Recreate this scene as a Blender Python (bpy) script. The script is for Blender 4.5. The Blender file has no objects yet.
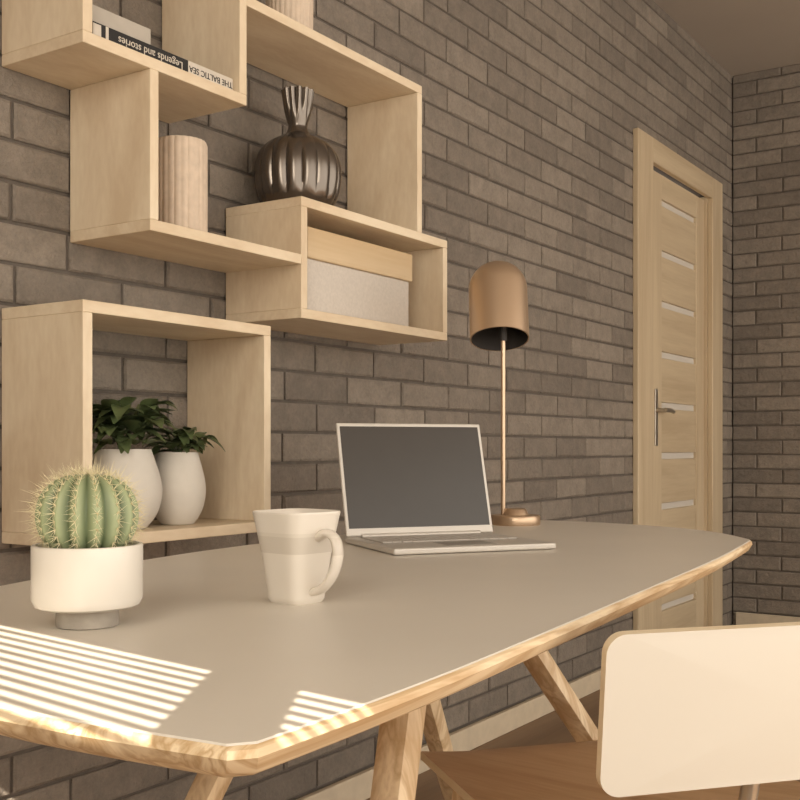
import bpy, bmesh, math, random
from mathutils import Vector, Matrix
random.seed(7)
sc=bpy.context.scene
COL=sc.collection
try:
    sc.view_settings.view_transform='Standard'
    sc.view_settings.look='None'
except Exception: pass
sc.view_settings.exposure=0.0

def lin(c):
    c=c/255.0
    return c/12.92 if c<=0.04045 else ((c+0.055)/1.055)**2.4
def RGB(r,g,b): return (lin(r),lin(g),lin(b),1.0)

# ---------------------------------------------------------------- materials
def newmat(name):
    m=bpy.data.materials.new(name); m.use_nodes=True
    nt=m.node_tree
    b=nt.nodes['Principled BSDF']
    return m,nt,b
def plain(name,col,rough=0.5,metal=0.0,var=0.06,scale=30,bump=0.0,spec=None):
    m,nt,b=newmat(name)
    tc=nt.nodes.new('ShaderNodeTexCoord')
    n=nt.nodes.new('ShaderNodeTexNoise'); n.inputs['Scale'].default_value=scale; n.inputs['Detail'].default_value=4
    nt.links.new(tc.outputs['Object'],n.inputs['Vector'])
    r=nt.nodes.new('ShaderNodeValToRGB')
    r.color_ramp.elements[0].position=0.3; r.color_ramp.elements[1].position=0.7
    r.color_ramp.elements[0].color=tuple([x*(1-var) for x in col[:3]])+(1,)
    r.color_ramp.elements[1].color=tuple([min(1,x*(1+var)) for x in col[:3]])+(1,)
    nt.links.new(n.outputs['Fac'],r.inputs['Fac']); nt.links.new(r.outputs['Color'],b.inputs['Base Color'])
    b.inputs['Roughness'].default_value=rough; b.inputs['Metallic'].default_value=metal
    if spec is not None: b.inputs['Specular IOR Level'].default_value=spec
    if bump>0:
        bp=nt.nodes.new('ShaderNodeBump'); bp.inputs['Strength'].default_value=bump; bp.inputs['Distance'].default_value=0.002
        nt.links.new(n.outputs['Fac'],bp.inputs['Height']); nt.links.new(bp.outputs['Normal'],b.inputs['Normal'])
    return m
def wood(name,light,dark,axis='X',scale=9.0,stretch=0.10,rough=0.5,contrast=(0.35,0.7),ringy=0.0):
    m,nt,b=newmat(name)
    tc=nt.nodes.new('ShaderNodeTexCoord'); mp=nt.nodes.new('ShaderNodeMapping')
    s=[1,1,1]; s['XYZ'.index(axis)]=stretch
    mp.inputs['Scale'].default_value=s
    nt.links.new(tc.outputs['Object'],mp.inputs['Vector'])
    n=nt.nodes.new('ShaderNodeTexNoise'); n.inputs['Scale'].default_value=scale; n.inputs['Detail'].default_value=6; n.inputs['Distortion'].default_value=1.2
    nt.links.new(mp.outputs['Vector'],n.inputs['Vector'])
    n2=nt.nodes.new('ShaderNodeTexNoise'); n2.inputs['Scale'].default_value=scale*14; n2.inputs['Detail'].default_value=3
    nt.links.new(mp.outputs['Vector'],n2.inputs['Vector'])
    src=n.outputs['Fac']
    if ringy>0:
        mul=nt.nodes.new('ShaderNodeMath'); mul.operation='MULTIPLY'; mul.inputs[1].default_value=ringy
        nt.links.new(n.outputs['Fac'],mul.inputs[0])
        sn=nt.nodes.new('ShaderNodeMath'); sn.operation='PINGPONG'; sn.inputs[1].default_value=1.0
        nt.links.new(mul.outputs[0],sn.inputs[0]); src=sn.outputs[0]
    mx=nt.nodes.new('ShaderNodeMath'); mx.operation='MULTIPLY_ADD'; mx.inputs[1].default_value=0.75
    m2=nt.nodes.new('ShaderNodeMath'); m2.operation='MULTIPLY'; m2.inputs[1].default_value=0.25
    nt.links.new(n2.outputs['Fac'],m2.inputs[0]); nt.links.new(src,mx.inputs[0]); nt.links.new(m2.outputs[0],mx.inputs[2])
    r=nt.nodes.new('ShaderNodeValToRGB'); r.color_ramp.elements[0].position=contrast[0]; r.color_ramp.elements[1].position=contrast[1]
    r.color_ramp.elements[0].color=dark; r.color_ramp.elements[1].color=light
    nt.links.new(mx.outputs[0],r.inputs['Fac']); nt.links.new(r.outputs['Color'],b.inputs['Base Color'])
    b.inputs['Roughness'].default_value=rough
    return m

BL=RGB(230,214,187); BD=RGB(211,190,160)
M_birchX=wood('birch_x',BL,BD,'X',8,0.3,contrast=(0.36,0.64))
M_birchZ=wood('birch_z',BL,BD,'Z',8,0.3,contrast=(0.36,0.64))
M_edge=wood('birch_edge',RGB(236,220,190),RGB(222,202,168),'X',10,0.1)
M_doorX=wood('door_x',RGB(200,182,152),RGB(182,162,132),'X',8,0.06,contrast=(0.38,0.62))
M_doorZ=wood('door_z',RGB(202,184,154),RGB(184,164,134),'Z',8,0.06,contrast=(0.38,0.62))
M_oakX=wood('desk_oak_x',RGB(234,213,178),RGB(194,162,120),'X',26,0.05,ringy=8,contrast=(0.1,0.75))
M_oakZ=wood('desk_oak_z',RGB(230,208,173),RGB(194,164,124),'Z',22,0.05,ringy=7,contrast=(0.1,0.8))
M_seat=wood('chair_seat_wood',RGB(190,158,122),RGB(168,134,98),'Y',12,0.1,contrast=(0.38,0.62))
M_floor=wood('floor_wood',RGB(150,122,94),RGB(122,96,72),'X',6,0.05)
M_base=plain('baseboard_paint',RGB(202,187,163),0.5)
M_ceil=plain('ceiling_paint',RGB(168,158,146),0.9,var=0.02,scale=3)
M_lino=plain('desk_linoleum',RGB(216,209,197),0.40,var=0.02,scale=5)
M_white=plain('white_ceramic',RGB(222,216,206),0.25,var=0.01)
M_matte=plain('matte_white_clay',RGB(208,201,190),0.7,var=0.03,scale=40,bump=0.1)
M_conc=plain('concrete_foot',RGB(160,152,141),0.9,var=0.1,scale=60,bump=0.3)
M_rib=plain('ribbed_stone',RGB(206,188,168),0.85,var=0.08,scale=60,bump=0.3)
M_pewter=plain('pewter_glaze',RGB(118,110,102),0.25,metal=0.85,var=0.08,scale=12)
M_panel=plain('chair_back_laminate',RGB(208,202,190),0.5,var=0.01,scale=4)
M_silver=plain('laptop_silver',RGB(205,199,190),0.35,metal=0.2,var=0.01)
M_screen=plain('laptop_screen',RGB(66,62,58),0.25,var=0.02)
M_key=plain('laptop_keys',RGB(186,179,170),0.5)
M_trackp=plain('trackpad',RGB(150,144,136),0.4)
M_lamp=plain('lamp_brass',RGB(206,180,152),0.36,metal=0.78,var=0.02,scale=6)
M_lampin=plain('lamp_inner',RGB(52,47,43),0.7)
M_cactus_soil=plain('soil',RGB(70,57,45),0.95,bump=0.6,scale=120)
M_spine=plain('cactus_spines',RGB(226,214,176),0.6)
M_leaf=plain('leaf_green',RGB(88,100,64),0.36,var=0.4,scale=25)
M_stem=plain('plant_stem',RGB(80,88,55),0.6)
M_fabric=plain('storage_box_fabric',RGB(200,192,182),0.9,var=0.06,scale=150,bump=0.3)
M_lid=wood('storage_box_lid',RGB(212,190,156),RGB(198,172,134),'X',9,0.08)
M_black=plain('book_black',RGB(26,24,23),0.5)
M_bwhite=plain('book_white',RGB(205,196,182),0.6)
M_bgrey=plain('book_grey',RGB(176,168,156),0.7)
M_paper=plain('book_pages',RGB(214,202,180),0.9)
M_glass=plain('frosted_glass',RGB(214,208,198),0.25,var=0.01)
M_metal=plain('brushed_metal',RGB(190,184,174),0.3,metal=0.9,var=0.02)
M_slat=plain('blind_slat',RGB(230,220,200),0.6)
M_nearw=plain('plaster',RGB(190,178,160),0.9,var=0.03,scale=4)

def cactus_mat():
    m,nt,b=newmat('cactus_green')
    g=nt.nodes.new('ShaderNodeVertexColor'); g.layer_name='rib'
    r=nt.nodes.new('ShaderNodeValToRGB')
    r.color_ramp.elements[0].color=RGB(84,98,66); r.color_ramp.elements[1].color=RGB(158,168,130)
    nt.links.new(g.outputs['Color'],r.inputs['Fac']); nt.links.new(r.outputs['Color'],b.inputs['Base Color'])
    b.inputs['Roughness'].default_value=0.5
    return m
M_cactus=cactus_mat()
def mug_mat():
    m,nt,b=newmat('mug_glaze')
    tc=nt.nodes.new('ShaderNodeTexCoord'); sp=nt.nodes.new('ShaderNodeSeparateXYZ')
    nt.links.new(tc.outputs['Object'],sp.inputs[0])
    r=nt.nodes.new('ShaderNodeValToRGB'); r.color_ramp.interpolation='CONSTANT'
    e=r.color_ramp.elements
    mr=nt.nodes.new('ShaderNodeMapRange'); mr.inputs['From Min'].default_value=0.72; mr.inputs['From Max'].default_value=0.825
    nt.links.new(sp.outputs['Z'],mr.inputs['Value']); nt.links.new(mr.outputs[0],r.inputs['Fac'])
    W=RGB(218,210,198); G=RGB(202,193,180)
    e[0].position=0; e[0].color=W
    e[1].position=0.54; e[1].color=G
    x=e.new(0.72); x.color=RGB(211,203,190)
    x=e.new(0.76); x.color=W
    nt.links.new(r.outputs['Color'],b.inputs['Base Color']); b.inputs['Roughness'].default_value=0.28
    return m
M_mug=mug_mat()
def brick_mat():
    m,nt,b=newmat('painted_brick')
    geo=nt.nodes.new('ShaderNodeNewGeometry'); tc=nt.nodes.new('ShaderNodeTexCoord')
    r=nt.nodes.new('ShaderNodeValToRGB')
    r.color_ramp.elements[0].color=RGB(122,113,103); r.color_ramp.elements[1].color=RGB(145,135,123)
    nt.links.new(geo.outputs['Random Per Island'],r.inputs['Fac'])
    def nz(scale,det,lo,hi,c0,c1):
        n=nt.nodes.new('ShaderNodeTexNoise'); n.inputs['Scale'].default_value=scale; n.inputs['Detail'].default_value=det; n.inputs['Roughness'].default_value=0.7
        nt.links.new(tc.outputs['Object'],n.inputs['Vector'])
        q=nt.nodes.new('ShaderNodeValToRGB'); q.color_ramp.elements[0].position=lo; q.color_ramp.elements[1].position=hi
        q.color_ramp.elements[0].color=(c0,c0,c0,1); q.color_ramp.elements[1].color=(c1,c1*0.99,c1*0.98,1)
        nt.links.new(n.outputs['Fac'],q.inputs['Fac']); return q.outputs['Color'],n
    c1,n1=nz(22,10,0.3,0.66,0.76,1.08)
    c2,n2=nz(110,6,0.35,0.6,0.88,1.04)
    def mul(a,bb):
        mx=nt.nodes.new('ShaderNodeMix'); mx.data_type='RGBA'; mx.blend_type='MULTIPLY'; mx.inputs['Factor'].default_value=1.0
        nt.links.new(a,mx.inputs['A']); nt.links.new(bb,mx.inputs['B']); return mx.outputs['Result']
    nt.links.new(mul(mul(r.outputs['Color'],c1),c2),b.inputs['Base Color'])
    b.inputs['Roughness'].default_value=0.75
    n3=nt.nodes.new('ShaderNodeTexNoise'); n3.inputs['Scale'].default_value=60; n3.inputs['Detail'].default_value=9; n3.inputs['Roughness'].default_value=0.65
    nt.links.new(tc.outputs['Object'],n3.inputs['Vector'])
    bp=nt.nodes.new('ShaderNodeBump'); bp.inputs['Strength'].default_value=0.85; bp.inputs['Distance'].default_value=0.009
    nt.links.new(n3.outputs['Fac'],bp.inputs['Height']); nt.links.new(bp.outputs['Normal'],b.inputs['Normal'])
    return m
M_brick=brick_mat()
M_mortar=plain('mortar',RGB(96,88,80),0.95,var=0.15,scale=50,bump=0.4)

# ---------------------------------------------------------------- mesh helpers
def mkobj(name,verts,faces,mats,smooth=False,angle=35,fmat=None):
    me=bpy.data.meshes.new(name); me.from_pydata([tuple(v) for v in verts],[],faces)
    if not isinstance(mats,(list,tuple)): mats=[mats]
    for m in mats: me.materials.append(m)
    if fmat: 
        for p,i in zip(me.polygons,fmat): p.material_index=i
    bm=bmesh.new(); bm.from_mesh(me); bmesh.ops.recalc_face_normals(bm,faces=bm.faces); bm.to_mesh(me); bm.free()
    if smooth:
        me.polygons.foreach_set('use_smooth',[True]*len(me.polygons))
        try: me.set_sharp_from_angle(angle=math.radians(angle))
        except Exception: pass
    o=bpy.data.objects.new(name,me); COL.objects.link(o)
    return o
def box(name,x0,x1,y0,y1,z0,z1,mat,bev=0.0015):
    v=[(x,y,z) for x in(x0,x1) for y in(y0,y1) for z in(z0,z1)]
    f=[(0,1,3,2),(4,6,7,5),(0,4,5,1),(2,3,7,6),(0,2,6,4),(1,5,7,3)]
    o=mkobj(name,v,f,mat)
    if bev>0:
        b=o.modifiers.new('bevel','BEVEL'); b.width=bev; b.segments=2; b.limit_method='ANGLE'
    return o
def group(name,loc,kids):
    e=bpy.data.objects.new(name,None); COL.objects.link(e); e.location=loc; e.empty_display_size=0.05
    for k in kids:
        k.parent=e; k.location=Vector(k.location)-Vector(loc)
    return e
def lathe(name,prof,cx,cy,cz,mat,segs=64,rf=None,angle=40,mtx=None,fm=None):
    verts=[];rings=[]
    for r,z in prof:
        if r<1e-6:
            rings.append([len(verts)]); verts.append(Vector((0,0,z)))
        else:
            ring=[]
            for i in range(segs):
                th=2*math.pi*i/segs; rr=r*(rf(th,z,r) if rf else 1)
                ring.append(len(verts)); verts.append(Vector((rr*math.cos(th),rr*math.sin(th),z)))
            rings.append(ring)
    faces=[];fmat=[]
    for k,(a,b) in enumerate(zip(rings[:-1],rings[1:])):
        n0=len(faces)
        if len(a)==1 and len(b)==1: continue
        for i in range(segs):
            j=(i+1)%segs
            if len(a)==1: faces.append((a[0],b[i],b[j]))
            elif len(b)==1: faces.append((a[i],a[j],b[0]))
            else: faces.append((a[i],a[j],b[j],b[i]))
        if fm: fmat+= [fm[k]]*(len(faces)-n0)
    c=Vector((cx,cy,cz))
    if mtx: verts=[mtx@v for v in verts]
    verts=[v+c for v in verts]
    return mkobj(name,verts,faces,mat,True,angle,fmat if fm else None)
def tube(name,pts,radii,mat,segs=12,ell=1.0,cap=True):
    pts=[Vector(p) for p in pts]
    if not isinstance(radii,(list,tuple)): radii=[radii]*len(pts)
    verts=[];faces=[]
    up=None
    for i,p in enumerate(pts):
        t=(pts[min(i+1,len(pts)-1)]-pts[max(i-1,0)]).normalized()
        if up is None:
            up=Vector((0,0,1)) if abs(t.z)<0.9 else Vector((1,0,0))
        s=t.cross(up).normalized(); u=s.cross(t).normalized(); up=u
        for k in range(segs):
            a=2*math.pi*k/segs
            verts.append(p+radii[i]*(math.cos(a)*s*ell+math.sin(a)*u))
    for i in range(len(pts)-1):
        for k in range(segs):
            j=(k+1)%segs
            faces.append((i*segs+k,i*segs+j,(i+1)*segs+j,(i+1)*segs+k))
    if cap:
        faces.append(tuple(range(segs))[::-1]); n=(len(pts)-1)*segs
        faces.append(tuple(range(n,n+segs)))
    return mkobj(name,verts,faces,mat,True,50)
def catmull(pts,sub=8):
    P=[Vector(p) for p in pts]; out=[]
    for i in range(len(P)-1):
        p0=P[max(i-1,0)];p1=P[i];p2=P[i+1];p3=P[min(i+2,len(P)-1)]
        for k in range(sub):
            t=k/sub
            out.append(0.5*((2*p1)+(-p0+p2)*t+(2*p0-5*p1+4*p2-p3)*t*t+(-p0+3*p1-3*p2+p3)*t**3))
    out.append(P[-1]); return out
def leg(name,top,foot,rt,rf_,mat):
    top=Vector(top);foot=Vector(foot)
    verts=[];faces=[];n=16
    def sq(a):
        c,s=math.cos(a),math.sin(a); k=(abs(c)**5+abs(s)**5)**(-1/5); return c*k,s*k
    for p,r in((top,rt),(foot,rf_)):
        for k in range(n):
            c,s=sq(2*math.pi*k/n+0.39); verts.append((p.x+r*c,p.y+r*s,p.z))
    for k in range(n):
        j=(k+1)%n; faces.append((k,j,n+j,n+k))
    faces.append(tuple(range(n))); faces.append(tuple(range(n,2*n)))
    return mkobj(name,verts,faces,mat,True,40)

# ---------------------------------------------------------------- room
WY=1.6; FX=5.44; CEIL=2.757; NX=-1.0
DX0,DX1,DZ=4.26,5.06,2.08
def brick_wall(name,P0,U,N,L,H,holes,slabs):
    P0=Vector(P0);U=Vector(U);N=Vector(N);Z=Vector((0,0,1))
    verts=[];faces=[];fm=[]
    ch=0.0715;jt=0.0070;bl=0.245
    def brick(a,b,z0,z1):
        d=random.uniform(-0.0022,0.0014); bv=0.0045
        bj=[random.uniform(-0.0016,0.0016) for _ in range(8)]
        base=len(verts)
        for (x,z) in((a,z0),(b,z0),(b,z1),(a,z1)): verts.append(P0+U*x+Z*z-N*0.014)
        for (x,z) in((a,z0),(b,z0),(b,z1),(a,z1)): verts.append(P0+U*x+Z*z-N*0.005)
        i=0
        for (x,z) in((a+bv,z0+bv),(b-bv,z0+bv),(b-bv,z1-bv),(a+bv,z1-bv)):
            verts.append(P0+U*(x+bj[i])+Z*(z+bj[i+4])-N*(-d+0.0014)); i+=1
        for q in range(4):
            r=(q+1)%4
            faces.append((base+q,base+r,base+4+r,base+4+q)); fm.append(0)
            faces.append((base+4+q,base+4+r,base+8+r,base+8+q)); fm.append(0)
        faces.append((base+8,base+9,base+10,base+11)); fm.append(0)
    row=0;z=0.0
    while z<H-0.02:
        z0=z+jt/2; z1=min(z+ch-jt/2,H)
        x=-(bl/2 if row%2 else 0)-random.uniform(0,0.01)
        while x<L:
            a=max(x+jt/2,0); b=min(x+bl-jt/2,L)
            segs=[(a,b)]
            for h in holes:
                if z1>h[2] and z0<h[3]:
                    ns=[]
                    for (p,q) in segs:
                        if q<=h[0] or p>=h[1]: ns.append((p,q))
                        else:
                            if p<h[0]: ns.append((p,h[0]))
                            if q>h[1]: ns.append((h[1],q))
                    segs=ns
            for (p,q) in segs:
                if q-p>0.02: brick(p,q,z0,z1)
            x+=bl
        z+=ch;row+=1
    for (a,b,z0,z1) in slabs:
        base=len(verts)
        for dn in(0.0085,0.16):
            for (x,zz) in((a,z0),(b,z0),(b,z1),(a,z1)): verts.append(P0+U*x+Z*zz-N*dn)
        for f in((0,1,2,3),(4,7,6,5),(0,4,5,1),(1,5,6,2),(2,6,7,3),(3,7,4,0)):
            faces.append(tuple(base+k for k in f)); fm.append(1)
    return mkobj(name,verts,faces,[M_brick,M_mortar],fmat=fm)
L=FX-NX
hx0,hx1=DX0-NX,DX1-NX
brick_wall('wall_left',(NX,WY,0),(1,0,0),(0,-1,0),L,CEIL,[(hx0,hx1,-1,DZ)],
   [(0,hx0,0,CEIL),(hx1,L+0.16,0,CEIL),(hx0,hx1,DZ,CEIL)])
brick_wall('wall_far',(FX,WY,0),(0,-1,0),(-1,0,0),4.1,CEIL,[],[(0,4.1,0,CEIL)])
box('floor',NX-0.3,FX+0.16,-2.5,WY+0.16,-0.1,0,M_floor,0)
box('ceiling',NX-0.3,FX+0.16,-2.5,WY+0.16,CEIL,CEIL+0.1,M_ceil,0)
WZ0,WZ1=1.15,2.34; WYa,WYb=-0.90,0.62
def multi(name,boxes,mat,bev=0):
    verts=[];faces=[]
    for (x0,x1,y0,y1,z0,z1) in boxes:
        b=len(verts)
        verts+=[(x,y,z) for x in(x0,x1) for y in(y0,y1) for z in(z0,z1)]
        faces+=[tuple(b+k for k in f) for f in[(0,1,3,2),(4,6,7,5),(0,4,5,1),(2,3,7,6),(0,2,6,4),(1,5,7,3)]]
    # unseen near wall and window, turned to set the slant of the desk stripes
    an=math.radians(-8); px,py=NX,-0.40; out=[]
    for (x,y,z) in verts:
        dx,dy=x-px,y-py
        out.append((px+dx*math.cos(an)-dy*math.sin(an),py+dx*math.sin(an)+dy*math.cos(an),z))
    o=mkobj(name,out,faces,mat)
    return o
multi('wall_near',[(NX-0.12,NX,-1.35,WYa,0,CEIL),(NX-0.12,NX,WYb,WY+0.015,0,CEIL),(NX-0.12,NX,WYa,WYb,0,WZ0),(NX-0.12,NX,WYa,WYb,WZ1,CEIL)],M_nearw)
my0,my1=-0.560,-0.500
win=multi('frame',[(NX-0.08,NX-0.03,WYa,WYb,WZ0,WZ0+0.04),(NX-0.08,NX-0.03,WYa,WYb,WZ1-0.02,WZ1),(NX-0.08,NX-0.03,WYa,WYa+0.04,WZ0,WZ1),
   (NX-0.08,NX-0.03,WYb-0.04,WYb,WZ0,WZ1),(NX-0.08,NX-0.03,my0,my1,WZ0,WZ1)],M_base)
sl=[];z=WZ0+0.05
while z<WZ1-0.025:
    sl.append((NX-0.026,NX-0.0172,WYa+0.01,WYb-0.01,z,z+0.0008)); z+=0.018
blind=multi('blind_slats',sl,M_slat)
group('window_1',(NX-0.05,-0.15,1.7),[win,blind])

box('baseboard_left',NX+0.45,4.095,WY-0.016,WY+0.0,0,0.07,M_base,0.003)
box('baseboard_far',FX-0.016,FX,-2.4,WY-0.02,0,0.07,M_base,0.003)

# door
CY=WY-0.022
k=[]
k.append(box('casing_near',4.10,4.27,CY,WY+0.003,0,2.165,M_doorZ,0.004))
k.append(box('casing_far',5.05,5.205,CY,WY+0.003,0,2.165,M_doorZ,0.004))
k.append(box('casing_head',4.27,5.05,CY,WY+0.003,2.065,2.165,M_doorX,0.004))
k.append(box('jamb_far',5.045,5.058,WY+0.003,WY+0.12,0,2.075,M_doorZ,0.001))
k.append(box('jamb_near',4.262,4.275,WY+0.003,WY+0.12,0,2.075,M_doorZ,0.001))
LY=WY+0.018
k.append(box('stile_near',4.277,4.475,LY,LY+0.04,0.01,2.06,M_doorZ,0.002))
k.append(box('stile_far',4.935,5.043,LY,LY+0.04,0.01,2.06,M_doorZ,0.002))
nb=8; ph=0.2175; zz=0.19
k.append(box('rail_bottom',4.475,4.935,LY,LY+0.04,0.01,zz,M_doorX,0.002))
for i in range(nb):
    k.append(box('frosted_strip_%d'%(i+1),4.475,4.935,LY+0.014,LY+0.024,zz,zz+0.028,M_glass,0))
    k.append(box('board_%d'%(i+1),4.475,4.935,LY+0.003,LY+0.036,zz+0.028,zz+ph,M_doorX,0.003))
    zz+=ph
k.append(box('frosted_strip_9',4.475,4.935,LY+0.014,LY+0.024,zz,zz+0.028,M_glass,0))
k.append(box('rail_top',4.475,4.935,LY,LY+0.04,zz+0.028,2.06,M_doorX,0.002))
k.append(box('handle_plate',4.385,4.415,LY-0.006,LY,0.90,1.14,M_metal,0.002))
k.append(tube('handle_neck',[(4.40,LY-0.004,1.05),(4.40,LY-0.045,1.05)],0.009,M_metal))
k.append(tube('handle_lever',[(4.392,LY-0.045,1.05),(4.45,LY-0.05,1.05),(4.495,LY-0.045,1.045)],[0.010,0.009,0.008],M_metal))
group('door_1',(4.65,WY,0),k)

# ---------------------------------------------------------------- shelves
SB=WY-0.001; SF=1.39; T=0.02
def hp(n,x0,x1,z0,z1): return box(n,x0,x1,SF,SB,z0,z1,M_birchX)
def vp(n,x0,x1,z0,z1): return box(n,x0,x1,SF,SB,z0,z1,M_birchZ)
up=[]
up+= [hp('book_bay_bottom',1.172,1.567,0.655,0.675),vp('book_bay_left',1.172,1.192,0.675,1.03),vp('book_bay_right',1.547,1.567,0.675,1.03),hp('book_bay_top',1.172,1.567,1.03,1.05)]
up+= [vp('pot_bay_left',1.318,1.338,0.395,0.655),hp('pot_bay_bottom',1.318,1.734,0.375,0.395)]
up+= [hp('vase_bay_top',1.567,2.196,0.848,0.868),vp('vase_bay_right',2.176,2.196,0.515,0.848)]
up+= [hp('box_bay_top',1.734,2.314,0.495,0.515),hp('box_bay_bottom',1.734,2.314,0.265,0.285),vp('box_bay_left',1.734,1.754,0.285,0.495),vp('box_bay_right',2.294,2.314,0.285,0.495)]
CH=0.895
for o in up: o.location.z+=CH
g=group('wall_shelf',(1.7,WY-0.1,CH+0.6),up)
lo=[hp('top',1.172,1.638,0.219,0.239),hp('bottom',1.172,1.638,-0.166,-0.146),vp('left',1.172,1.192,-0.146,0.219),vp('right',1.618,1.638,-0.146,0.219)]
for o in lo: o.location.z+=CH
group('wall_shelf',(1.4,WY-0.1,CH),lo)

def text(name,s,size,x,y,z,mat,flip=True,ext=0.0003):
    c=bpy.data.curves.new(name,'FONT'); c.body=s; c.size=size; c.extrude=ext; c.align_x='CENTER'; c.align_y='CENTER'
    c.materials.append(mat)
    o=bpy.data.objects.new(name,c); COL.objects.link(o)
    o.rotation_euler=(math.radians(90),math.pi if flip else 0,0)
    o.location=(x,y,z); return o
bz=CH+0.675
bk=[box('spine_black',1.196,1.425,1.405,1.409,bz,bz+0.028,M_black,0.0006),
    box('spine_white',1.425,1.544,1.405,1.409,bz,bz+0.028,M_bwhite,0.0006),
    box('spine_band',1.205,1.222,1.4042,1.405,bz+0.003,bz+0.025,M_bwhite,0),
    box('spine_band_2',1.232,1.238,1.4042,1.405,bz+0.001,bz+0.027,M_bwhite,0),
    box('cover_bottom',1.196,1.544,1.409,1.585,bz,bz+0.003,M_black,0.0004),
    box('cover_top',1.196,1.544,1.409,1.585,bz+0.025,bz+0.028,M_black,0.0004),
    box('pages',1.199,1.541,1.409,1.58,bz+0.003,bz+0.025,M_paper,0),
    text('title_text','THE BALTIC SEA',0.0158,1.4845,1.4046,bz+0.0145,M_black),
    text('subtitle_text','Legends and stories',0.019,1.335,1.4046,bz+0.014,M_bwhite)]
group('book',(1.37,1.5,bz),bk)
b2=bz+0.0285
group('book',(1.27,1.5,b2),[box('cover_bottom',1.20,1.34,1.415,1.58,b2,b2+0.003,M_bgrey,0.0005),box('cover_top',1.20,1.34,1.415,1.58,b2+0.027,b2+0.03,M_bgrey,0.0005),
   box('pages',1.203,1.337,1.42,1.577,b2+0.003,b2+0.027,M_paper,0),box('spine',1.20,1.34,1.412,1.415,b2,b2+0.03,M_bgrey,0.0006)])

pz=CH+0.3952
pr=[(0,0),(0.046,0),(0.050,0.004),(0.050,0.178),(0.047,0.186),(0.040,0.187),(0.040,0.02),(0,0.02)]
lathe('ribbed_vase',pr,1.487,1.485,pz,M_rib,segs=180,rf=lambda th,z,r:(1-0.035+0.035*abs(math.sin(12*th))**0.6) if r>0.044 else 1)
lathe('ribbed_vase',[(0,0),(0.044,0),(0.05,0.006),(0.052,0.17),(0.048,0.178),(0.042,0.178),(0.042,0.02),(0,0.02)],1.80,1.475,CH+0.8682,M_rib,segs=180,
      rf=lambda th,z,r:(0.96+0.04*abs(math.sin(14*th))**0.6) if r>0.044 else 1)
vz=CH+0.5154
vpz=[(0,0),(0.056,0),(0.068,0.004),(0.086,0.025),(0.094,0.055),(0.0958,0.085),(0.093,0.108),(0.083,0.130),(0.066,0.147),(0.046,0.158),(0.031,0.165),(0.024,0.174),
   (0.021,0.184),(0.023,0.194),(0.028,0.211),(0.032,0.232),(0.035,0.252),(0.037,0.264),(0.030,0.262),(0.024,0.245),(0.016,0.20),(0.012,0.17),(0,0.165)]
prof=catmull([(a,0,b) for a,b in vpz[:18]],4); prof=[(max(p.x,0),p.z) for p in prof]+vpz[18:]
prof[0]=(0,0)
def vf(th,z,r):
    s=abs(math.sin(8*th))
    if z<0.165: 
        w=max(0,min(1,z/0.05))*max(0,min(1,(0.165-z)/0.06)); return 1-0.075*w*(1-s**0.8)
    if z>0.20: return 1-0.22*min(1,(z-0.20)/0.04)*(1-abs(math.sin(6*th)))
    return 1
lathe('vase',prof,1.849,1.4925,vz,M_pewter,segs=192,rf=vf,angle=60)

sb=[box('body',1.797,2.192,1.425,1.585,CH+0.2855,CH+0.40,M_fabric,0.003),box('lid',1.790,2.198,1.418,1.590,CH+0.400,CH+0.466,M_lid,0.003)]
group('storage_box',(2.0,1.5,CH+0.2855),sb)

# ---------------------------------------------------------------- potted plants
def leaf_mesh(verts,faces,base,d,up,L,W,curl):
    d=d.normalized(); side=d.cross(up).normalized(); nrm=side.cross(d).normalized()
    n=7; b=len(verts)
    for i in range(n+1):
        t=i/n; w=W*math.sin(math.pi*min(1,t*0.93+0.05))**0.8*(1-0.35*t)
        c=base+d*(L*t)-Vector((0,0,1))*(curl*L*t*t)
        verts.append(c-side*w+nrm*w*0.35); verts.append(c); verts.append(c+side*w+nrm*w*0.35)
    for i in range(n):
        a=b+i*3
        faces.append((a,a+1,a+4,a+3)); faces.append((a+1,a+2,a+5,a+4))
def round_pot(cx,cy,z,R,H):
    pr=[(0,0),(R*0.45,0),(R*0.62,0.004),(R*0.88,H*0.2),(R*1.0,H*0.42),(R*0.97,H*0.62),(R*0.82,H*0.86),(R*0.72,H),(R*0.66,H),(R*0.7,H*0.9),(R*0.5,H*0.88),(0,H*0.88)]
    c=catmull([(a,0,b) for a,b in pr[:8]],5); c=[(max(0,p.x),max(0,p.z)) for p in c]; c[0]=(0,0)
    fm=[0]*(len(c)-1)+[0,0,1,1]
    return lathe('pot',c+pr[8:],cx,cy,z,[M_matte,M_cactus_soil],fm=fm,segs=64,angle=50)
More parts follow.
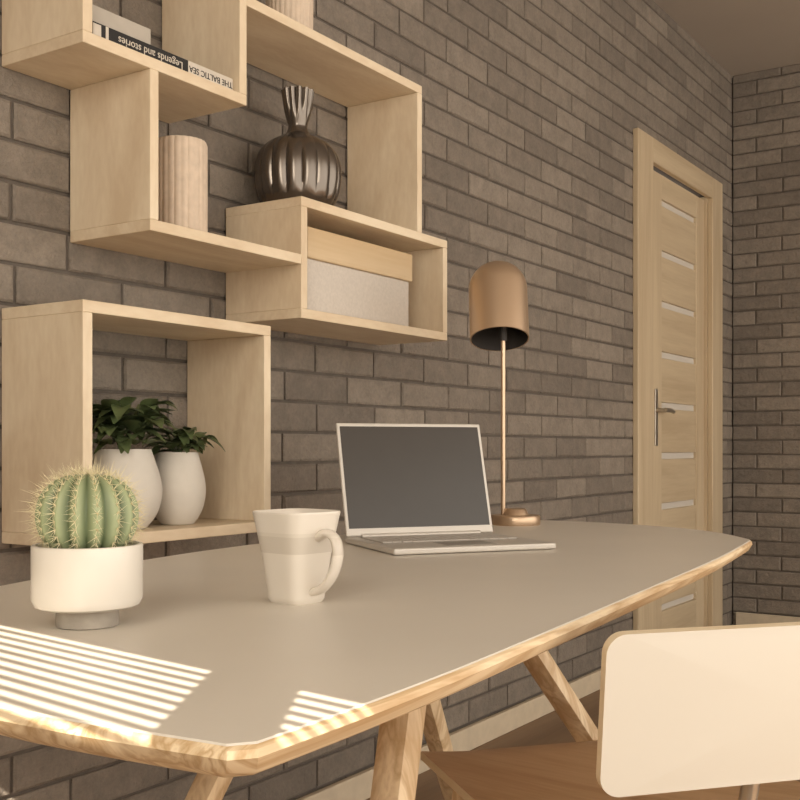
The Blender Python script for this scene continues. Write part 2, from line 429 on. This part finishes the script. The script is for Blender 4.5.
def plant(name,cx,cy,z,R,H,nst,spread,hgt,ymax,l0,l1,xmin):
    pot=round_pot(cx,cy,z,R,H)
    v=[];f=[];kids=[pot]
    sv=[]
    for s in range(nst):
        a=2*math.pi*s/nst+random.uniform(-0.3,0.3); sp=spread*random.uniform(0.45,1.0); h=hgt*random.uniform(0.45,1.0)
        p0=Vector((cx,cy,z+H*0.87)); 
        p2=p0+Vector((sp*math.cos(a),sp*math.sin(a),h))
        if p2.y>ymax: p2.y=ymax
        p1=p0+Vector((0.3*sp*math.cos(a),0.3*sp*math.sin(a),h*0.6))
        pts=catmull([p0,p1,p2],4); sv.append(pts)
        for q in range(4,len(pts)):
            for w in range(2):
                aa=a+random.uniform(-1.4,1.4) if q<len(pts)-1 else a+random.uniform(-0.7,0.7)
                d=Vector((math.cos(aa),math.sin(aa)*0.8,random.uniform(0.05,0.8)))
                LL=random.uniform(l0,l1)
                if pts[q].y+d.y*LL>ymax+0.02: d.y=-abs(d.y)
                if pts[q].x+d.x*LL<xmin: d.x=abs(d.x)*0.6
                leaf_mesh(v,f,pts[q],d,Vector((0,0,1)),LL,LL*0.32,random.uniform(0.2,0.7))
    # low leaves draping over the rim
    for q in range(nst):
        a=2*math.pi*(q+0.5)/nst
        p=Vector((cx+R*0.6*math.cos(a),cy+R*0.6*math.sin(a),z+H+0.008))
        LL=l0*random.uniform(0.9,1.1)
        d=Vector((math.cos(a),math.sin(a),0.45))
        if p.y+d.y*LL>ymax+0.02 or p.x+d.x*LL<xmin: continue
        leaf_mesh(v,f,p,d,Vector((0,0,1)),LL,LL*0.32,0.35)
    kids.append(mkobj('leaves',v,f,M_leaf,True,80))
    for i,pts in enumerate(sv): kids.append(tube('stem_%d'%(i+1),pts,0.0015,M_stem,6))
    group(name,(cx,cy,z),kids)
fz=CH-0.1458
plant('potted_plant',1.325,1.466,fz,0.068,0.142,12,0.075,0.105,1.55,0.048,0.068,1.20)
plant('potted_plant',1.467,1.475,fz,0.053,0.136,8,0.045,0.058,1.55,0.034,0.048,1.36)

# ---------------------------------------------------------------- desk
TZ=0.72
front=[(0.488,0.4245),(0.64,0.428),(0.824,0.440),(1.264,0.480),(1.70,0.522),(2.052,0.570)]
far=[(2.075,0.578),(2.20,0.675),(2.29,0.80),(2.345,1.0),(2.345,1.19)]
back=[(2.325,1.205),(2.1,1.250),(1.8,1.283),(1.46,1.293),(1.15,1.250),(0.85,1.170),(0.56,1.070)]
near=[(0.535,1.055),(0.478,0.85),(0.459,0.63),(0.4735,0.436)]
outl=[]
for s in(front,far,back,near):
    outl+= [Vector((p.x,p.y,0)) for p in catmull([(a,b,0) for a,b in s],8)]
OC=Vector((1.40,0.86,0))
def offset(pl,d):
    return [Vector((OC.x+(p.x-OC.x)*(1+d/0.94),OC.y+(p.y-OC.y)*(1+d/0.43),0)) for p in pl]
def slab(name,rings,mats,fmat,capmats):
    verts=[];faces=[];fm=[];n=len(rings[0][0])
    for pl,z in rings: verts+= [Vector((p.x,p.y,z)) for p in pl]
    faces.append(tuple(range(n))); fm.append(capmats[0])
    for k in range(len(rings)-1):
        for i in range(n):
            j=(i+1)%n; faces.append((k*n+i,k*n+j,(k+1)*n+j,(k+1)*n+i)); fm.append(fmat[k])
    b=(len(rings)-1)*n; faces.append(tuple(range(b,b+n))); fm.append(capmats[1])
    return mkobj(name,verts,faces,mats,True,25,fm)
top=slab('desktop',[(offset(outl,-0.001),TZ),(offset(outl,0.0),TZ-0.0012),(offset(outl,0.0005),TZ-0.0012),(offset(outl,0.003),TZ-0.003),(offset(outl,0.004),TZ-0.008),(offset(outl,-0.004),TZ-0.019),(offset(outl,-0.020),TZ-0.028)],
   [M_lino,M_oakX],[0,1,1,1,1,1],[0,1])
UZ=TZ-0.028
dk=[top]
dk.append(leg('leg_1',(0.985,0.635,UZ),(0.610,0.505,0),0.020,0.015,M_oakZ))
dk.append(leg('leg_2',(1.12,0.90,UZ),(0.82,1.10,0),0.022,0.016,M_oakZ))
dk.append(leg('leg_3',(1.43,0.79,UZ),(1.905,0.564,0),0.022,0.016,M_oakZ))
dk.append(leg('leg_4',(1.55,1.05,UZ),(2.05,1.17,0),0.024,0.017,M_oakZ))
dk.append(box('rail_front',0.96,1.5,0.66,0.70,UZ-0.03,UZ,M_oakX))
dk.append(box('rail_back',1.08,1.62,0.98,1.02,UZ-0.03,UZ,M_oakX))
dk.append(box('rail_cross',1.25,1.29,0.70,0.98,UZ-0.03,UZ,M_oakX))
group('desk',(1.4,0.87,0),dk)

# ---------------------------------------------------------------- cactus
cx,cy=0.714,0.840
pot=lathe('pot',[(0,0),(0.028,0),(0.030,0.001),(0.030,0.018),(0.0305,0.0185),(0.044,0.0185),(0.050,0.021),(0.053,0.027),(0.053,0.079),(0.052,0.080),(0.049,0.080),(0.048,0.078),(0.048,0.07),(0,0.07)],
   cx,cy,TZ,[M_white,M_conc,M_cactus_soil],fm=[1,1,1,1,0,0,0,0,0,0,0,0,2],segs=96,angle=40)
NR=15
R0,Hc,zc=0.049,0.078,TZ+0.072
cp=[]
for i in range(29):
    t=i/28; phi=-1.15+t*(math.pi/2+1.15-0.02)
    r=R0*math.cos(phi)**0.7 if i<28 else 0
    cp.append((r,0.040*1.0*(math.sin(phi)+0.91)))
cp[-1]=(0,cp[-2][1]-0.001)
segc=NR*12
def cf(th,z,r): return 0.86+0.14*abs(math.cos(NR*th/2))**1.3
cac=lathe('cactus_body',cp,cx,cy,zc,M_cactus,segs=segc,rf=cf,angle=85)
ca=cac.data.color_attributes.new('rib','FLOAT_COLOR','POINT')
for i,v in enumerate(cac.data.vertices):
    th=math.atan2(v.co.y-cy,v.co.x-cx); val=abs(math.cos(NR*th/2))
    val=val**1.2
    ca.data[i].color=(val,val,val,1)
sv=[];sf=[]
for kx in range(NR):
    th=2*math.pi*kx/NR
    for i in range(3,28,2):
        r,zz_=cp[i]; r2,z2=cp[i-1]
        p=Vector((cx+r*math.cos(th),cy+r*math.sin(th),zc+zz_))
        tang=Vector(((r-r2)*math.cos(th),(r-r2)*math.sin(th),zz_-z2)).normalized()
        side=Vector((-math.sin(th),math.cos(th),0)); nrm=side.cross(tang).normalized()
        if nrm.dot(Vector((math.cos(th),math.sin(th),0.2)))<0: nrm=-nrm
        for q in range(6):
            a=2*math.pi*q/6+random.uniform(-0.3,0.3); ln=random.uniform(0.008,0.015)
            d=(nrm*random.uniform(0.5,1.1)+ (side*math.cos(a)+tang*math.sin(a))*0.8).normalized()
            if q==0: d=(nrm+side*random.uniform(-.2,.2)).normalized(); ln=random.uniform(0.013,0.022)
            s=d.cross(Vector((0.3,0.5,0.8))).normalized(); u=s.cross(d); w=0.0004
            b=len(sv)
            sv+= [p+s*w-d*0.001,p-s*w*0.5+u*w*0.87-d*0.001,p-s*w*0.5-u*w*0.87-d*0.001,p+d*ln]
            sf+= [(b,b+1,b+3),(b+1,b+2,b+3),(b+2,b,b+3)]
spn=mkobj('spines',sv,sf,M_spine)
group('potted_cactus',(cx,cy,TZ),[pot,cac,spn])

# ---------------------------------------------------------------- mug
mx_,my_=0.953,0.771
rot=math.radians(-56.5-40)
def sqf(th,z,r):
    n=4.4
    a=th-rot
    c,s=abs(math.cos(a)),abs(math.sin(a)); return (c**n+s**n)**(-1/n)
mp=[(0,0.001),(0.020,0.001),(0.0235,0.0),(0.0262,0.004),(0.028,0.02),(0.0312,0.045),(0.0352,0.07),(0.0398,0.095),(0.0412,0.1015),(0.0404,0.103),(0.0387,0.1015),(0.036,0.09),(0.028,0.03),(0.022,0.008),(0,0.008)]
c_=catmull([(a,0,b) for a,b in mp[3:9]],3)
mp=mp[:3]+[(p.x,p.z) for p in c_]+mp[9:]
mug=lathe('body',mp,mx_,my_,TZ,M_mug,segs=128,rf=sqf,angle=60)
rv=Vector((math.cos(rot),math.sin(rot),0))
c0=Vector((mx_,my_,TZ))
hpnt=[c0+rv*0.030+Vector((0,0,0.072)),c0+rv*0.046+Vector((0,0,0.080)),c0+rv*0.060+Vector((0,0,0.074)),c0+rv*0.064+Vector((0,0,0.057)),c0+rv*0.057+Vector((0,0,0.036)),c0+rv*0.043+Vector((0,0,0.020)),c0+rv*0.025+Vector((0,0,0.013))]
hd=tube('handle',catmull(hpnt,5),0.0048,M_mug,12,ell=1.6)
group('coffee_mug',(mx_,my_,TZ),[mug,hd])

# ---------------------------------------------------------------- laptop
w=Vector((0.82,-0.57,0)).normalized(); d=Vector((w.y*-1,w.x,0)); 
FL=Vector((1.44,0.965,TZ)); LW,LD=0.298,0.245
def lbox(name,u0,u1,v0,v1,z0,z1,mat,bev=0.002,org=FL,W=w,D=d,N=Vector((0,0,1))):
    vs=[org+W*a+D*b+N*c for a in(u0,u1) for b in(v0,v1) for c in(z0,z1)]
    f=[(0,1,3,2),(4,6,7,5),(0,4,5,1),(2,3,7,6),(0,2,6,4),(1,5,7,3)]
    o=mkobj(name,vs,f,mat)
    if bev:
        m=o.modifiers.new('bevel','BEVEL'); m.width=bev; m.segments=3
    return o
lk=[lbox('base',0,LW,0,LD,0.001,0.0115,M_silver,0.003)]
lk.append(lbox('keyboard_well',0.018,LW-0.018,0.10,0.222,0.0114,0.0118,M_trackp,0))
kb=[]
for r in range(6):
    for c in range(14):
        if r==0 and 3<=c<=8: continue
        u0=0.020+c*(LW-0.04)/14; v0=0.103+r*0.0195
        kb.append((u0+0.001,u0+(LW-0.04)/14-0.001,v0+0.001,v0+0.0175))
kb.append((0.020+3*(LW-0.04)/14+0.001,0.020+9*(LW-0.04)/14-0.001,0.104,0.1205))
vs=[];fs=[]
for (a,b,c,e) in kb:
    q=len(vs)
    vs+=[FL+w*x+d*y+Vector((0,0,z)) for x in(a,b) for y in(c,e) for z in(0.0118,0.0133)]
    fs+=[tuple(q+t for t in f) for f in[(0,1,3,2),(4,6,7,5),(0,4,5,1),(2,3,7,6),(0,2,6,4),(1,5,7,3)]]
lk.append(mkobj('keys',vs,fs,M_key))
lk.append(lbox('trackpad',0.105,0.195,0.022,0.086,0.0114,0.0119,M_trackp,0))
H0=FL+d*(LD-0.008)+Vector((0,0,0.013))
tl=math.atan2(0.06,0.204)
up_=(Vector((0,0,1))*math.cos(tl)+d*math.sin(tl)); nn=(-d*math.cos(tl)+Vector((0,0,1))*math.sin(tl))
lk.append(lbox('lid',0.001,LW-0.001,0,0.216,-0.006,0,M_silver,0.0025,H0,w,up_,nn))
lk.append(lbox('screen',0.007,LW-0.007,0.014,0.209,0.0,0.0006,M_screen,0,H0,w,up_,nn))
lk.append(tube('hinge',[H0+w*0.03+Vector((0,0,-0.001)),H0+w*(LW-0.03)+Vector((0,0,-0.001))],0.005,M_silver))
group('laptop',tuple(FL+w*LW/2+d*LD/2),lk)

# ---------------------------------------------------------------- desk lamp
lx,ly=2.18,1.13
rr=Vector((0.552,-0.834,0)); fw=Vector((0.834,0.552,0))
base=lathe('base',[(0,0),(0.055,0),(0.056,0.002),(0.056,0.018),(0.054,0.021),(0.030,0.022),(0.028,0.026),(0.024,0.034),(0.022,0.036),(0,0.036)],lx,ly,TZ,M_lamp,segs=64,angle=40)
st=Vector((lx,ly,0))-rr*0.028
stem=tube('stem',[st+Vector((0,0,TZ+0.018)),st+Vector((0,0,CH+0.245))],0.0052,M_lamp,16)
knob=tube('switch',[st+Vector((0,0,CH+0.240)),st+Vector((0,0,CH+0.32))],0.009,M_lampin,16)
ta=math.radians(19)
axis=rr
mt=Matrix.Rotation(ta,3,axis)
if (mt@Vector((0,0,1))).dot(fw)<0: mt=Matrix.Rotation(-ta,3,axis)
R=0.067
sp=[(R,0.0),(R,0.124)]
for i in range(1,13):
    a=i/12*math.pi/2; sp.append((R*math.cos(a) if i<12 else 0, 0.124+0.066*math.sin(a)))
inn=[(max(0,r-0.003),z-0.003 if z>0 else 0) for r,z in sp]; inn[-1]=(0,sp[-1][1]-0.003)
full=sp[::-1]+inn
fm=[0]*(len(sp)-1)+[0]+[1]*(len(inn)-1)
shc=Vector((lx,ly,CH+0.244))-rr*0.036
shade=lathe('shade',full,shc.x,shc.y,shc.z,[M_lamp,M_lampin],segs=64,angle=50,mtx=mt,fm=fm)
group('desk_lamp',(lx,ly,TZ),[base,stem,knob,shade])

# ---------------------------------------------------------------- chair
f=Vector((0.65,0.76,0)).normalized(); s=Vector((f.y,-f.x,0))
FLc=Vector((1.345,0.872,0))
SW,SD=0.43,0.46; SZ=0.45
cc=FLc+s*SW/2-f*SD/2
def rrect(hw,hd,r,n=8,taper=0.0):
    out=[]
    for (cxs,cys,a0) in((hw-r,hd-r,0),(-hw+r,hd-r,90),(-hw+r,-hd+r,180),(hw-r,-hd+r,270)):
        for i in range(n+1):
            a=math.radians(a0+90*i/n); x=cxs+r*math.cos(a); y=cys+r*math.sin(a)
            out.append((x*(1+taper*y/hd),y))
    return out
def sheet(name,outline,mapf,th,mats,fm=(0,1,0)):
    n=len(outline); K=8
    verts=[];faces=[];mm=[]
    for side in(0,1):
        c,nr=mapf(0,0); verts.append(c+nr*(th if side==0 else 0))
        for k in range(1,K+1):
            for (x,y) in outline:
                q=k/K
                p,nr=mapf(x*q,y*q); verts.append(p+nr*(th if side==0 else 0))
    half=1+K*n
    for side in(0,1):
        o=side*half
        for i in range(n):
            j=(i+1)%n
            faces.append((o,o+1+i,o+1+j)); mm.append(fm[0] if side==0 else fm[2])
            for k in range(K-1):
                a=o+1+k*n
                faces.append((a+i,a+j,a+n+j,a+n+i)); mm.append(fm[0] if side==0 else fm[2])
    a=1+(K-1)*n
    for i in range(n):
        j=(i+1)%n; faces.append((a+i,a+j,half+a+j,half+a+i)); mm.append(fm[1])
    return mkobj(name,verts,faces,mats,True,40,mm)
def seatmap(x,y):
    z=SZ-0.012+0.010*(x/(SW/2))**2 - 0.018*max(0,(y-SD*0.3)/(SD*0.2))**2
    return cc+s*x+f*y+Vector((0,0,z)),Vector((0,0,1))
seat=sheet('seat',rrect(SW/2,SD/2,0.06),seatmap,0.012,[M_seat,M_edge],fm=(0,1,0))
BW,BH=0.41,0.158; bzc=0.643
bc=FLc+s*0.212-f*0.615
tb=math.radians(6)
upb=Vector((0,0,1))*math.cos(tb)-f*math.sin(tb); nb_=-f*math.cos(tb)-Vector((0,0,1))*math.sin(tb)
def backmap(x,y):
    c=0.010*(x/(BW/2))**2
    t=(s*1+f*(2*0.010*x/(BW/2)**2)).normalized(); nr=upb.cross(t).normalized()
    if nr.dot(nb_)<0: nr=-nr
    return bc+Vector((0,0,bzc))+s*x+f*c+upb*y,nr
bk_=sheet('backrest',rrect(BW/2,BH/2,0.020),backmap,0.012,[M_panel,M_edge,M_seat],fm=(0,1,2))
ck=[seat,bk_]
for i,sx in enumerate((-0.03,0.05)):
    p0=cc+s*sx-f*(SD/2-0.10)+Vector((0,0,SZ-0.03)); p1=cc+s*sx-f*(SD/2+0.07)+Vector((0,0,SZ-0.01)); p2=bc+s*sx+f*0.010+Vector((0,0,bzc+0.03)); pm=bc+s*sx+f*0.026+Vector((0,0,bzc-0.09))
    ck.append(tube('back_support_%d'%(i+1),catmull([p0,p1,pm,p2],6),0.009,M_metal,12))
n=0
for sx in(-1,1):
    for sy in(-1,1):
        n+=1
        t=cc+s*sx*0.15+f*sy*0.15; ft=cc+s*sx*0.205+f*sy*0.21
        ck.append(leg('leg_%d'%n,(t.x,t.y,SZ-0.02),(ft.x,ft.y,0),0.017,0.012,M_oakZ))
bt=[cc+s*a+f*b for a,b in((-0.16,-0.16),(0.16,-0.16),(0.16,0.16),(-0.16,0.16))]
ck.append(mkobj('under_frame',[(p.x,p.y,z) for z in(SZ-0.04,SZ-0.017) for p in bt],[(0,1,2,3),(4,5,6,7),(0,1,5,4),(1,2,6,5),(2,3,7,6),(3,0,4,7)],M_oakX))
group('chair',(cc.x,cc.y,0),ck)

# ---------------------------------------------------------------- light
sd=Vector((0.847,0.532,-0.78)).normalized()
sun=bpy.data.lights.new('sun','SUN'); sun.energy=12.0; sun.angle=math.radians(0.12); sun.color=(1.0,0.90,0.75)
so=bpy.data.objects.new('sun',sun); COL.objects.link(so); so.rotation_euler=sd.to_track_quat('-Z','Y').to_euler(); so.location=(-4,-3,5)
wl=bpy.data.lights.new('window_fill','AREA'); wl.shape='RECTANGLE'; wl.size=1.4; wl.size_y=1.1; wl.energy=24; wl.color=(1.0,0.92,0.80)  # added fill lamp on the room side of the blinds, lifts desktop and shelf sides
wo=bpy.data.objects.new('window_fill',wl); COL.objects.link(wo); wo.location=(NX+0.08,-0.14,1.74)
wo.rotation_euler=Vector((math.cos(math.radians(-8)),math.sin(math.radians(-8)),0)).to_track_quat('-Z','Z').to_euler()
wd=bpy.data.worlds.new('world'); sc.world=wd; wd.use_nodes=True
bg=wd.node_tree.nodes['Background']; bg.inputs[0].default_value=(1.0,0.915,0.81,1); bg.inputs[1].default_value=2.6

# ---------------------------------------------------------------- camera
cam=bpy.data.cameras.new('camera'); co=bpy.data.objects.new('camera',cam); COL.objects.link(co)
co.location=(0,0,CH); th=math.atan(0.662)
co.rotation_euler=(math.radians(90),0,th-math.pi/2)
cam.sensor_width=36; cam.lens=36*1080/800; cam.shift_y=47/800; cam.clip_start=0.01
sc.camera=co
